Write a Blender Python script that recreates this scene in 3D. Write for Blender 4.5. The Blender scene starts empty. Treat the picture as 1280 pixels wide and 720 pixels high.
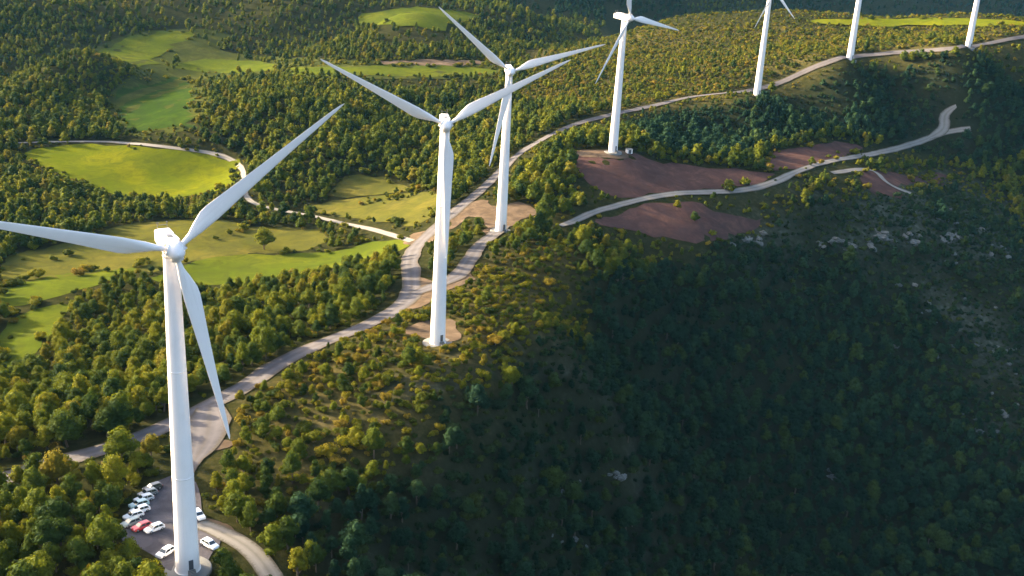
import bpy, bmesh, math, random
import numpy as np
from mathutils import Vector, Matrix
from mathutils.geometry import delaunay_2d_cdt

S = bpy.context.scene
COL = S.collection
R = math.radians
rng = np.random.default_rng(7)
random.seed(7)

# ------------------------------------------------------------------ camera
F_PX = 1325.0                                   # focal length in pixels of a 1280 wide picture
CAM = np.array([0.0, 0.0, 127.0])
M3 = np.array([[0.998274373, 0.058722022, 0.0],
               [0.019579584, -0.332852934, 0.942775458],
               [0.055361681, -0.941148579, -0.333428307]])   # world <- (right, down, forward)
cd = bpy.data.cameras.new('camera'); cam = bpy.data.objects.new('camera', cd); COL.objects.link(cam)
cd.sensor_width = 36; cd.lens = 36 * F_PX / 1280; cd.clip_start = 1; cd.clip_end = 20000
mw = Matrix.Identity(4)
for i in range(3):
    mw[i][0] = M3[i, 0]; mw[i][1] = -M3[i, 1]; mw[i][2] = -M3[i, 2]; mw[i][3] = CAM[i]
cam.matrix_world = mw
S.camera = cam
S.render.resolution_x = 1024; S.render.resolution_y = 576

# ------------------------------------------------------------------ light
SUN_AZ, SUN_EL = 292.0, 16.5                    # azimuth clockwise from +Y (view direction)
w = bpy.data.worlds.new('World'); S.world = w; w.use_nodes = True
nt = w.node_tree; nt.nodes.clear()
sky = nt.nodes.new('ShaderNodeTexSky'); sky.sky_type = 'NISHITA'; sky.sun_disc = False
sky.sun_elevation = R(SUN_EL); sky.sun_rotation = R(SUN_AZ)
sky.air_density = 0.8; sky.dust_density = 5.0; sky.ozone_density = 0.8
bg = nt.nodes.new('ShaderNodeBackground'); bg.inputs[1].default_value = 0.14
wo = nt.nodes.new('ShaderNodeOutputWorld')
nt.links.new(sky.outputs[0], bg.inputs[0]); nt.links.new(bg.outputs[0], wo.inputs[0])
sl = bpy.data.lights.new('sun', 'SUN'); sl.energy = 4.6; sl.angle = R(0.6); sl.color = (1.0, 0.81, 0.53)
so = bpy.data.objects.new('sun', sl); COL.objects.link(so)
sd = Vector((math.sin(R(SUN_AZ)) * math.cos(R(SUN_EL)), math.cos(R(SUN_AZ)) * math.cos(R(SUN_EL)), math.sin(R(SUN_EL))))
so.rotation_euler = sd.to_track_quat('Z', 'Y').to_euler()
so.location = (-300, 200, 300)
vs = S.view_settings; vs.view_transform = 'Standard'; vs.look = 'None'; vs.exposure = 2.45; vs.gamma = 1; vs.use_curve_mapping = False
try:
    S.cycles.max_bounces = 4; S.cycles.diffuse_bounces = 2; S.cycles.glossy_bounces = 2
    S.cycles.transmission_bounces = 3; S.cycles.volume_bounces = 0; S.cycles.transparent_max_bounces = 4
except Exception: pass

# ------------------------------------------------------------------ helpers
def tag(o, label=None, cat=None, group=None, kind=None):
    if label: o['label'] = label
    if cat: o['category'] = cat
    if group: o['group'] = group
    if kind: o['kind'] = kind
    return o
def link(name, me, mats=(), parent=None):
    o = bpy.data.objects.new(name, me); COL.objects.link(o)
    if not isinstance(mats, (list, tuple)): mats = [mats]
    for m in mats:
        if m: me.materials.append(m)
    if parent: o.parent = parent
    return o
def empty(name, loc, rz=0):
    o = bpy.data.objects.new(name, None); COL.objects.link(o); o.location = loc; o.rotation_euler = (0, 0, rz)
    o.empty_display_size = 1
    return o
def mesh_from(name, V, Fs, smooth=True):
    me = bpy.data.meshes.new(name); me.from_pydata([tuple(v) for v in V], [], [tuple(f) for f in Fs])
    if smooth: me.polygons.foreach_set('use_smooth', [True] * len(me.polygons))
    me.update(); return me
def from_bm(name, bm, smooth=False):
    me = bpy.data.meshes.new(name); bm.to_mesh(me); bm.free()
    if smooth: me.polygons.foreach_set('use_smooth', [True] * len(me.polygons))
    return me

class NT:
    def __init__(s, name):
        s.m = bpy.data.materials.new(name); s.m.use_nodes = True; s.t = s.m.node_tree; s.t.nodes.clear()
        s.out = s.n('ShaderNodeOutputMaterial')
    def n(s, typ, **kw):
        nd = s.t.nodes.new(typ)
        for k, v in kw.items(): setattr(nd, k, v)
        return nd
    def l(s, a, b): s.t.links.new(a, b)
    def noise(s, scale, detail=4, rough=.6, vec=None, dist=0):
        nd = s.n('ShaderNodeTexNoise'); nd.inputs['Scale'].default_value = scale
        nd.inputs['Detail'].default_value = detail; nd.inputs['Roughness'].default_value = rough
        nd.inputs['Distortion'].default_value = dist
        if vec is not None: s.l(vec, nd.inputs['Vector'])
        return nd.outputs['Fac']
    def ramp(s, fac, stops):
        nd = s.n('ShaderNodeValToRGB'); cr = nd.color_ramp
        while len(cr.elements) > 1: cr.elements.remove(cr.elements[-1])
        cr.elements[0].position = stops[0][0]; cr.elements[0].color = (*stops[0][1], 1) if len(stops[0][1]) == 3 else stops[0][1]
        for p, c in stops[1:]:
            e = cr.elements.new(p); e.color = (*c, 1)
        s.l(fac, nd.inputs[0]); return nd.outputs[0]
    def mix(s, fac, a, b, mode='MIX'):
        nd = s.n('ShaderNodeMix', data_type='RGBA', blend_type=mode)
        for sock, v in ((nd.inputs[0], fac), (nd.inputs[6], a), (nd.inputs[7], b)):
            if hasattr(v, 'links'): s.l(v, sock)
            elif isinstance(v, (int, float)): sock.default_value = v
            else: sock.default_value = (*v, 1)
        return nd.outputs[2]
    def math(s, op, a, b=0.0, clamp=False):
        nd = s.n('ShaderNodeMath', operation=op); nd.use_clamp = clamp
        for sock, v in ((nd.inputs[0], a), (nd.inputs[1], b)):
            if hasattr(v, 'links'): s.l(v, sock)
            else: sock.default_value = v
        return nd.outputs[0]
    def pos(s, sc=(1, 1, 1)):
        g = s.n('ShaderNodeNewGeometry'); mp = s.n('ShaderNodeMapping'); mp.inputs['Scale'].default_value = sc
        s.l(g.outputs['Position'], mp.inputs['Vector']); return mp.outputs[0]
    def obj(s):
        return s.n('ShaderNodeTexCoord').outputs['Object']
    def bsdf(s, col, rough=.8, bump=None, bstr=.3, bdist=.1, metal=0, spec=.3):
        b = s.n('ShaderNodeBsdfPrincipled')
        if hasattr(col, 'links'): s.l(col, b.inputs['Base Color'])
        else: b.inputs['Base Color'].default_value = (*col, 1)
        if hasattr(rough, 'links'): s.l(rough, b.inputs['Roughness'])
        else: b.inputs['Roughness'].default_value = rough
        b.inputs['Metallic'].default_value = metal; b.inputs['Specular IOR Level'].default_value = spec
        if bump is not None:
            bp = s.n('ShaderNodeBump'); bp.inputs['Strength'].default_value = bstr; bp.inputs['Distance'].default_value = bdist
            s.l(bump, bp.inputs['Height']); s.l(bp.outputs[0], b.inputs['Normal'])
        s.l(b.outputs[0], s.out.inputs[0]); return b

# ------------------------------------------------------------------ materials
def plain(name, col, rough=.5, metal=0, spec=.4):
    m = NT(name); n = m.noise(3.0, 3, .6, m.obj())
    c = m.mix(m.math('MULTIPLY', n, .25), col, tuple(x * .75 for x in col)); m.bsdf(c, rough, metal=metal, spec=spec); return m.m
def ground_mat():
    m = NT('hillside soil and undergrowth'); p = m.pos()
    n1 = m.noise(.02, 5, .6, p); n2 = m.noise(.35, 6, .7, p); n3 = m.noise(2.2, 4, .7, p)
    forest = m.ramp(n2, [(.30, (0.006, 0.009, 0.004)), (.5, (0.017, 0.021, 0.007)), (.62, (0.034, 0.033, 0.013)), (.75, (0.068, 0.056, 0.030))])
    heath = m.ramp(n2, [(.28, (0.016, 0.019, 0.006)), (.45, (0.048, 0.044, 0.014)), (.6, (0.088, 0.068, 0.024)), (.78, (0.152, 0.112, 0.056))])
    rock = m.ramp(n2, [(.3, (0.027, 0.035, 0.021)), (.5, (0.048, 0.055, 0.041)), (.62, (0.091, 0.098, 0.081)), (.8, (0.183, 0.183, 0.168))])
    at = m.n('ShaderNodeAttribute', attribute_name='zone'); sep = m.n('ShaderNodeSeparateColor'); m.l(at.outputs['Color'], sep.inputs[0])
    forest = m.mix(sep.outputs[2], forest, m.ramp(n2, [(.3, (.004, .008, .004)), (.55, (.010, .016, .009)), (.75, (.030, .034, .024))]))  # slope mask: forest floor darkened, shade between the crowns put into its colour
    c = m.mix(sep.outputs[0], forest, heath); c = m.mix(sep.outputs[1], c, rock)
    c = m.mix(m.math('MULTIPLY', n3, .5), c, m.mix(n1, (.02, .03, .01), (.07, .05, .02)))
    m.bsdf(c, 1.0, n3, .6, .5, spec=0); return m.m
def field_mat(name, a, b, c_, rows=0.0, ang=0.0, sc=.03):
    m = NT(name); p = m.pos(); n1 = m.noise(sc, 4, .55, p, .6); n2 = m.noise(.5, 5, .7, p); n3 = m.noise(3, 3, .7, p)
    c = m.ramp(n1, [(.32, a), (.5, b), (.68, c_)])
    n4 = m.noise(.11, 6, .75, p, 1.2); c = m.mix(m.ramp(n4, [(.42, (0, 0, 0)), (.66, (.9, .9, .9))]), c, tuple(x * .5 + .01 for x in a)); c = m.mix(m.math('MULTIPLY', n2, .7), c, tuple(x * .5 for x in b))
    if rows:
        mp = m.n('ShaderNodeMapping'); mp.inputs['Rotation'].default_value = (0, 0, R(ang)); m.l(p, mp.inputs['Vector'])
        wv = m.n('ShaderNodeTexWave'); wv.inputs['Scale'].default_value = rows; wv.inputs['Distortion'].default_value = 2.0
        wv.inputs['Detail'].default_value = 2; wv.inputs['Detail Scale'].default_value = .3
        m.l(mp.outputs[0], wv.inputs['Vector'])
        c = m.mix(m.math('MULTIPLY', wv.outputs['Fac'], .42), c, tuple(x * .5 for x in c_))
    m.bsdf(c, 1.0, n3, .5, .15, spec=0); return m.m
def road_mat(name, a, b, verge, asphalt=False):
    m = NT(name); p = m.pos(); n1 = m.noise(.12, 5, .65, p); n2 = m.noise(1.6, 5, .7, p)
    c = m.ramp(n1, [(.3, a), (.7, b)])
    uv = m.n('ShaderNodeAttribute', attribute_name='track'); sep = m.n('ShaderNodeSeparateColor'); m.l(uv.outputs['Color'], sep.inputs[0])
    u = m.math('ABSOLUTE', m.math('SUBTRACT', sep.outputs[0], .5))        # 0 centre .. .5 edge
    e = m.math('ADD', u, m.math('MULTIPLY', m.math('SUBTRACT', n2, .5), .35))
    edge = m.ramp(e, [(.33, (0, 0, 0)), (.47, (1, 1, 1))])
    rut = m.ramp(u, [(.10, (0, 0, 0)), (.2, (1, 1, 1)), (.3, (0, 0, 0))])
    c = m.mix(m.math('MULTIPLY', rut, .35), c, tuple(min(1, x * 1.25) for x in b))
    mid = m.ramp(m.math('ADD', u, m.math('MULTIPLY', n2, .1)), [(.08, (1, 1, 1)), (.13, (0, 0, 0))])
    c = m.mix(m.math('MULTIPLY', mid, .3), c, verge)
    c = m.mix(edge, c, verge)
    c = m.mix(m.math('MULTIPLY', n2, .3), c, tuple(x * .6 for x in a))
    m.bsdf(c, .9, n2, .4, .08, spec=.2); return m.m
def leaf_mat(name, cols, trans=.30):
    m = NT(name); oi = m.n('ShaderNodeObjectInfo'); n = m.noise(.9, 3, .6, m.obj())
    c = m.ramp(oi.outputs['Random'], cols)
    c = m.mix(m.ramp(n, [(.35, (0, 0, 0)), (.65, (1, 1, 1))]), m.mix(1.0, c, (.62, .62, .55), 'MULTIPLY'), m.mix(1.0, c, (1.25, 1.2, 1.0), 'MULTIPLY'))
    b = m.bsdf(c, .8, spec=.04)
    tr = m.n('ShaderNodeBsdfTranslucent'); m.l(m.mix(1.0, c, (1.5, 1.3, .6), 'MULTIPLY'), tr.inputs[0])
    mx = m.n('ShaderNodeMixShader'); mx.inputs[0].default_value = trans
    m.l(b.outputs[0], mx.inputs[1]); m.l(tr.outputs[0], mx.inputs[2]); m.l(mx.outputs[0], m.out.inputs[0]); return m.m
def paint_mat(name, col, rough=.4):
    m = NT(name); p = m.obj(); n = m.noise(.25, 5, .6, p); mp = m.n('ShaderNodeMapping'); mp.inputs['Scale'].default_value = (1.2, 1.2, .05); m.l(p, mp.inputs[0])
    st = m.noise(1.5, 4, .6, mp.outputs[0])
    c = m.mix(m.ramp(n, [(.45, (0, 0, 0)), (.8, (.5, .5, .5))]), col, tuple(x * .85 for x in col))
    c = m.mix(m.ramp(st, [(.55, (0, 0, 0)), (.8, (.35, .35, .35))]), c, tuple(x * y for x, y in zip(col, (.72, .70, .66))))
    m.bsdf(c, rough, spec=.4); return m.m

MAT = dict(
    ground=ground_mat(),
    white=paint_mat('white turbine paint', (.84, .775, .73)),
    concrete=plain('weathered concrete', (.16, .155, .14), .9),
    darkgrey=plain('dark grey steel', (.08, .08, .085), .5),
    bark=plain('bark', (.10, .07, .045), .9),
    pine=leaf_mat('pine foliage', [(0, (.022, .044, .013)), (.3, (.047, .072, .013)), (.6, (.085, .108, .012)), (.88, (.120, .130, .012)), (1, (.125, .112, .016))]),
    pine_dark=leaf_mat('dark pine foliage', [(0, (.009, .027, .017)), (.5, (.017, .043, .025)), (.85, (.028, .056, .024)), (1, (.042, .066, .018))], .2),  # dark species green, deepened further so the colour carries the hillside's shade
    shrub_dark=leaf_mat('dark shrub foliage', [(0, (0.012, 0.030, 0.017)), (.6, (0.026, 0.047, 0.019)), (1, (0.056, 0.074, 0.020))], .2),  # darker copy of the shrub leaves, slope shade put into the colour
    shrub=leaf_mat('shrub foliage', [(0, (0.029, 0.049, 0.012)), (.35, (0.074, 0.091, 0.012)), (.7, (0.143, 0.146, 0.012)), (1, (0.168, 0.123, 0.021))]),
    rock=None)
m = NT('limestone'); n = m.noise(.8, 6, .7, m.pos()); m.bsdf(m.ramp(n, [(.3, (0.048, 0.052, 0.044)), (.55, (0.120, 0.120, 0.108)), (.75, (0.200, 0.196, 0.180))]), .9, n, .8, .3); MAT['rock'] = m.m
MAT['road'] = road_mat('pale gravel road', (.060, .056, .062), (.115, .103, .105), (.070, .055, .036))
MAT['trackm'] = road_mat('pale earth track', (0.144, 0.133, 0.119), (0.216, 0.198, 0.173), (0.072, 0.061, 0.040))
MAT['bare'] = field_mat('bare tan earth', (0.091, 0.065, 0.042), (0.136, 0.097, 0.065), (0.188, 0.136, 0.091), sc=.12)
MAT['tarmac'] = field_mat('grey gravel parking ground', (0.083, 0.075, 0.083), (0.117, 0.108, 0.117), (0.156, 0.146, 0.146), sc=.1)
MAT['bright'] = field_mat('bright green meadow', (0.064, 0.096, 0.006), (0.109, 0.128, 0.006), (0.173, 0.169, 0.006), .35, 80)
MAT['green'] = field_mat('green pasture', (0.047, 0.074, 0.008), (0.080, 0.104, 0.010), (0.127, 0.134, 0.012), .4, 15)
MAT['dull'] = field_mat('olive stubble field', (0.047, 0.062, 0.014), (0.094, 0.094, 0.017), (0.156, 0.129, 0.027), .4, 40)
MAT['emerald'] = field_mat('green crop with shade in colour', (.018, .040, .008), (.030, .058, .009), (.055, .085, .011), .4, 30, sc=.05)  # green field lying in hill shade, the shade put into its colour
MAT['meadow'] = field_mat('rough scrubby meadow', (.028, .042, .010), (.055, .065, .014), (.095, .095, .022), .4, 30, sc=.05)
MAT['red'] = field_mat('ploughed red earth', (.062, .038, .036), (.095, .053, .046), (.150, .078, .058), .9, 74, sc=.09)

# ------------------------------------------------------------------ terrain
def ray(px, py): return M3 @ np.array([px - 640.0, py - 360.0, F_PX])
def at_z(px, py, z):
    r = ray(px, py); s = (z - CAM[2]) / r[2]; return CAM + r * s
CP = [  # picture x, picture y, ground height: landmarks turned into points on the land
    (235, 712, .5), (547, 429, 1.9), (626, 289, -1.9), (766, 190, 14.4), (946, 119, 26.6), (1062, 75, 46), (1210, 60, 57),
    (0, 600, -3), (120, 560, -2), (260, 505, -1), (350, 452, 0), (450, 410, 1), (520, 365, 0), (512, 320, -2), (573, 261, -2),
    (620, 222, 2), (700, 162, 9), (780, 141, 15), (870, 120, 20), (1010, 90, 36),
    (180, 640, 0), (300, 680, 0), (340, 715, -1), (0, 715, 0), (100, 660, 1), (400, 560, 1), (450, 480, 2), (400, 640, -2),
    (0, 500, -15), (150, 450, -13), (300, 400, -11), (420, 350, -10), (30, 430, -19), (100, 365, -22), (330, 335, -22), (420, 330, -21),
    (240, 290, -25), (60, 310, -28), (160, 215, -32), (50, 200, -32), (290, 215, -31), (0, 260, -30), (470, 260, -18), (420, 235, -19), (520, 230, -14),
    (400, 190, -8), (330, 150, -5), (420, 120, -2), (560, 150, -10), (520, 195, -10), (260, 120, -18), (620, 150, -4), (680, 110, 6),
    (200, 130, -36), (100, 140, -33), (60, 90, -32), (10, 150, -32), (160, 60, -42), (300, 84, -32), (450, 90, -28), (600, 90, -24),
    (500, 60, 2), (640, 40, 4), (500, 25, -12), (700, 75, 8), (760, 60, 14), (300, 55, -22), (400, 40, -4), (0, 60, -45), (60, 40, -50), (230, 22, -42), (330, 8, -22), (30, 5, -85),
    (850, 35, 30), (1000, 28, 46), (1200, 25, 60), (850, 80, 24), (980, 60, 38), (1150, 45, 52), (1280, 40, 62),
    (1000, 150, 8), (1100, 120, 22), (1180, 155, 10), (1250, 100, 34), (1280, 190, -5), (1050, 195, 2), (970, 228, 2), (830, 215, 5), (900, 175, 4),
    (720, 277, 0), (800, 250, 1), (880, 290, -7), (800, 300, -9), (1100, 240, -6), (1200, 300, -26), (1080, 310, -25), (960, 330, -25),
    (1200, 400, -52), (1000, 400, -46), (860, 380, -27), (760, 350, -4), (700, 420, -3), (735, 465, -9), (590, 560, -5), (650, 350, 0), (640, 480, -2), (560, 520, 0),
    (800, 500, -42), (1000, 500, -65), (1200, 500, -74), (1000, 600, -80), (1200, 700, -104), (900, 700, -68), (700, 700, -38), (720, 600, -37),
    (560, 640, -13), (550, 715, -17), (450, 715, -6), (460, 580, -1)]
pts = [at_z(*c) for c in CP]
pts += [np.array(p, float) for p in [
    (0, -300, -20), (-400, -200, -15), (400, -200, -110), (-300, 100, -12), (-60, 60, -8), (100, 100, -70), (300, 150, -125), (600, 300, -140), (900, 700, -90),
    (700, 1000, 10), (110, 1120, -15), (240, 1080, -5), (400, 1060, -5), (300, 1400, -110), (650, 1350, -110), (900, 1400, -130), (0, 1500, -30), (-500, 1500, 10), (-900, 900, -5), (-700, 500, -20), (-1400, 400, 0),
    (-1500, 2000, 60), (0, 2600, -60), (800, 1700, -160), (1200, 2200, -150), (2500, 2000, -60), (3500, 4500, 100), (0, 5000, 50), (-3500, 4500, 100), (-3500, 0, 20),
    (3500, 0, -60), (0, 9000, 200), (0, -2500, -20)]]
P = np.array(pts)
def tps(P, Q, lam=2.0):
    def k(r2): return .5 * r2 * np.log(r2 + 1e-9)
    A = P[:, :2] / 300; n = len(A)
    K = k(((A[:, None] - A[None]) ** 2).sum(-1)) + lam * 1e-3 * np.eye(n)
    T = np.hstack([np.ones((n, 1)), A]); L = np.zeros((n + 3, n + 3)); L[:n, :n] = K; L[:n, n:] = T; L[n:, :n] = T.T
    sol = np.linalg.solve(L, np.concatenate([P[:, 2], np.zeros(3)]))
    out = np.empty(len(Q)); B = Q / 300
    for i in range(0, len(B), 20000):
        b = B[i:i + 20000]; out[i:i + 20000] = k(((b[:, None] - A[None]) ** 2).sum(-1)) @ sol[:n] + sol[n] + b @ sol[n + 1:]
    return out
def vnoise(x, y, seed):                          # smooth value noise, -1..1
    g = np.random.default_rng(seed).uniform(-1, 1, (256, 256))
    xi = np.floor(x).astype(int); yi = np.floor(y).astype(int); fx = x - xi; fy = y - yi
    fx = fx * fx * fx * (fx * (6 * fx - 15) + 10); fy = fy * fy * fy * (fy * (6 * fy - 15) + 10)
    a = g[xi & 255, yi & 255]; b = g[(xi + 1) & 255, yi & 255]; c = g[xi & 255, (yi + 1) & 255]; d = g[(xi + 1) & 255, (yi + 1) & 255]
    return (a * (1 - fx) + b * fx) * (1 - fy) + (c * (1 - fx) + d * fx) * fy
def fbm(x, y, wl, oct=4, seed=1, gain=.5):
    o = 0; a = 1; ca, sa = math.cos(.6), math.sin(.6)
    for i in range(oct):
        o = o + a * vnoise(x / wl + 17.3 * i, y / wl + 9.1 * i, seed + i); a *= gain; wl *= .5; x, y = x * ca - y * sa, x * sa + y * ca
    return o
def axis(lo, c0, c1, hi, st, gr, cap):
    mid = list(np.arange(c0, c1 + .01, st)); a = []; v = c0; s = st
    while v > lo: s = min(s * gr, cap); v -= s; a.append(v)
    b = []; v = c1; s = st
    while v < hi: s = min(s * gr, cap); v += s; b.append(v)
    return np.array(a[::-1] + mid + b)
GX = axis(-3800, -330, 340, 4500, 2.5, 1.05, 70)
GY = axis(-500, 110, 800, 8500, 2.5, 1.05, 70)
XX, YY = np.meshgrid(GX, GY, indexing='ij')
fx_, fy_ = XX.ravel(), YY.ravel()
Z = tps(P, np.stack([fx_, fy_], 1))
dist = np.hypot(fx_, fy_)
def sstep(a, b, v): t = np.clip((v - a) / (b - a), 0, 1); return t * t * (3 - 2 * t)
Z += 1.0 * fbm(fx_, fy_, 55, 3, 3) * sstep(60, 200, dist)
left = sstep(60, -160, fx_ - .06 * fy_)                     # the hilly country lies left of the ridge
Z += 62 * fbm(fx_, fy_, 430, 3, 11) * sstep(1020, 1500, dist) * (.15 + .85 * left)
Z += (70 * (1 - np.abs(fbm(fx_, fy_, 1000, 3, 23))) - 50) * sstep(1500, 2600, dist) * (.25 + .75 * left)
def bump(cx, cy, h, rx, ry, ang=0):
    global Z
    c, s = math.cos(R(ang)), math.sin(R(ang)); dx = fx_ - cx; dy = fy_ - cy
    u = (dx * c + dy * s) / rx; v = (-dx * s + dy * c) / ry; Z = Z + h * np.exp(-(u * u + v * v))
BUMPS = [
    (1550, 3150, 620, 2600, 520, 33),          # the long mountain closing the valley beyond the ridge
    (-345, 828, 32, 40, 85, 0),
    (-90, 1060, 30, 75, 90, 0),
]
for b in BUMPS: bump(*b)
HG = Z.reshape(XX.shape)
def hz(x, y):
    x = np.atleast_1d(np.asarray(x, float)); y = np.atleast_1d(np.asarray(y, float))
    i = np.clip(np.searchsorted(GX, x) - 1, 0, len(GX) - 2); j = np.clip(np.searchsorted(GY, y) - 1, 0, len(GY) - 2)
    u = np.clip((x - GX[i]) / (GX[i + 1] - GX[i]), 0, 1); v = np.clip((y - GY[j]) / (GY[j + 1] - GY[j]), 0, 1)
    return (HG[i, j] * (1 - u) + HG[i + 1, j] * u) * (1 - v) + (HG[i, j + 1] * (1 - u) + HG[i + 1, j + 1] * u) * v
TT = np.concatenate([np.arange(90, 800, .8), np.arange(800, 6000, 4.0)])
def px(x, y):
    """point of the land seen at this place of the photograph"""
    r = ray(x, y); r = r / np.linalg.norm(r); q = CAM[None] + TT[:, None] * r[None]
    d = q[:, 2] - hz(q[:, 0], q[:, 1]); k = np.argmax(d < 0)
    if d[k] >= 0: return None
    t = TT[k - 1] + (TT[k] - TT[k - 1]) * d[k - 1] / (d[k - 1] - d[k]); p = CAM + r * t
    return np.array([p[0], p[1], hz(p[0], p[1])[0]])
def proj(p):
    c = (np.atleast_2d(p) - CAM) @ M3; return 640 + F_PX * c[:, 0] / c[:, 2], 360 + F_PX * c[:, 1] / c[:, 2], c[:, 2]
nx, ny = HG.shape
idx = np.arange(nx * ny).reshape(nx, ny)
quads = np.stack([idx[:-1, :-1], idx[1:, :-1], idx[1:, 1:], idx[:-1, 1:]], -1).reshape(-1, 4)
me = bpy.data.meshes.new('hillside'); me.vertices.add(nx * ny)
me.vertices.foreach_set('co', np.stack([fx_, fy_, HG.ravel()], 1).astype(np.float32).ravel())
me.loops.add(quads.size); me.loops.foreach_set('vertex_index', quads.ravel().astype(np.int32))
me.polygons.add(len(quads)); me.polygons.foreach_set('loop_start', np.arange(0, quads.size, 4, dtype=np.int32))
me.polygons.foreach_set('use_smooth', np.ones(len(quads), bool)); me.update()
terrain = link('hillside', me, MAT['ground']); tag(terrain, kind='structure')

# ------------------------------------------------------------------ outlines on the land
def dens(poly, closed=True, n=6):
    out = []; L = len(poly)
    for i in range(L if closed else L - 1):
        a = poly[i]; b = poly[(i + 1) % L]
        for k in range(n): out.append((a[0] + (b[0] - a[0]) * k / n, a[1] + (b[1] - a[1]) * k / n))
    if not closed: out.append(poly[-1])
    return out
def smooth_closed(p, closed=True):
    p = np.array(p, float)
    for _ in range(2):
        if closed: q = np.roll(p, -1, 0); p = np.stack([p * .75 + q * .25, p * .25 + q * .75], 1).reshape(-1, 2)
        else:
            a = p[:-1]; b = p[1:]; m_ = np.stack([a * .75 + b * .25, a * .25 + b * .75], 1).reshape(-1, 2); p = np.vstack([p[:1], m_, p[-1:]])
    return p
def world_poly(pp, closed=True):
    pp = smooth_closed(pp, closed); o = [px(*q) for q in pp]; o = [q for q in o if q is not None]
    return np.array(o)[:, :2]
def inside(poly, x, y):
    r = np.zeros(len(x), bool); n = len(poly); j = n - 1
    for i in range(n):
        xi, yi = poly[i]; xj, yj = poly[j]
        c = ((yi > y) != (yj > y)); 
        with np.errstate(divide='ignore', invalid='ignore'): r ^= c & (x < (xj - xi) * (y - yi) / (yj - yi + 1e-12) + xi)
        j = i
    return r
def dist_poly(poly, x, y, closed=True):
    d = np.full(len(x), 1e9); n = len(poly)
    for i in range(n if closed else n - 1):
        a = poly[i]; b = poly[(i + 1) % n]; ab = b - a; L = ab @ ab + 1e-9
        t = np.clip(((x - a[0]) * ab[0] + (y - a[1]) * ab[1]) / L, 0, 1)
        d = np.minimum(d, np.hypot(x - a[0] - t * ab[0], y - a[1] - t * ab[1]))
    return d
def lift(x, y, lev):
    d = np.hypot(x, y); return (.06 + .05 * lev) + np.maximum(0, d - 150) * .00022 * (1 + .6 * lev) + np.maximum(0, d - 700) * .0025
KEEP = []     # outlines nothing grows in: (poly, margin)
def sheet(name, poly, mat, lev=0, wob=1.2, margin=1.0, keep=True):
    d0 = np.hypot(*poly.mean(0)); step = 3.0 if d0 < 500 else 7.0 if d0 < 900 else 14.0
    b = []
    for i in range(len(poly)):
        a = poly[i]; c = poly[(i + 1) % len(poly)]; k = max(1, int(np.linalg.norm(c - a) / step))
        for t in range(k): b.append(a + (c - a) * t / k)
    b = np.array(b); b = b + wob * np.stack([fbm(b[:, 0], b[:, 1], 9, 3, 51), fbm(b[:, 0], b[:, 1], 9, 3, 57)], 1)
    lo, hi = b.min(0), b.max(0); gx, gy = np.meshgrid(np.arange(lo[0], hi[0], step), np.arange(lo[1], hi[1], step))
    gx, gy = gx.ravel(), gy.ravel(); k = inside(b, gx, gy); gx, gy = gx[k], gy[k]; k = dist_poly(b, gx, gy) > step * .5; gx, gy = gx[k], gy[k]
    vv = [Vector(v) for v in b] + [Vector(v) for v in zip(gx, gy)]
    ed = [(i, (i + 1) % len(b)) for i in range(len(b))]
    v2, _, f2, *_ = delaunay_2d_cdt(vv, ed, [], 1, 1e-4)
    v2 = np.array([(v.x, v.y) for v in v2]); z = hz(v2[:, 0], v2[:, 1]) + lift(v2[:, 0], v2[:, 1], lev)
    o = link(name, mesh_from(name, np.column_stack([v2, z]), f2), mat); tag(o, kind='structure')
    if keep: KEEP.append((b[::2], margin))
    return o
def ribbon(name, pp, width, mat, lev=1, margin=1.0, pxpts=True):
    c = world_poly(pp, False) if pxpts else np.array(pp)
    seg = np.r_[0, np.cumsum(np.linalg.norm(np.diff(c, axis=0), axis=1))]; L = seg[-1]; n = max(3, int(L / 3))
    s = np.linspace(0, L, n); c = np.stack([np.interp(s, seg, c[:, 0]), np.interp(s, seg, c[:, 1])], 1)
    for _ in range(3): c[1:-1] = (c[:-2] + 2 * c[1:-1] + c[2:]) / 4
    t = np.gradient(c, axis=0); t /= np.linalg.norm(t, axis=1)[:, None]; nrm = np.stack([-t[:, 1], t[:, 0]], 1)
    wd = np.interp(s / L, np.linspace(0, 1, len(width)), width) if isinstance(width, (list, tuple)) else np.full(n, width)
    K = 9; us = np.linspace(-.5, .5, K); V = []; U = []
    wl = 1 + .16 * fbm(s, s * 0, 11, 3, 71); wr = 1 + .16 * fbm(s, s * 0 + 50, 11, 3, 73)
    for i in range(n):
        for u in us:
            q = c[i] + nrm[i] * u * wd[i] * (wl[i] if u < 0 else wr[i]); V.append(q); U.append(u + .5)
    V = np.array(V); z = hz(V[:, 0], V[:, 1]) + lift(V[:, 0], V[:, 1], lev)
    Fs = [(i * K + j, i * K + j + 1, (i + 1) * K + j + 1, (i + 1) * K + j) for i in range(n - 1) for j in range(K - 1)]
    me = mesh_from(name, np.column_stack([V, z]), Fs)
    ca = me.color_attributes.new('track', 'FLOAT_COLOR', 'POINT')
    ca.data.foreach_set('color', np.array([(u, 0, 0, 1) for u in U], np.float32).ravel())
    o = link(name, me, mat); tag(o, kind='structure')
    if margin is not None: KEEP.append((c, float(np.max(wd)) / 2 + margin, 'line'))
    return o

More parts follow.
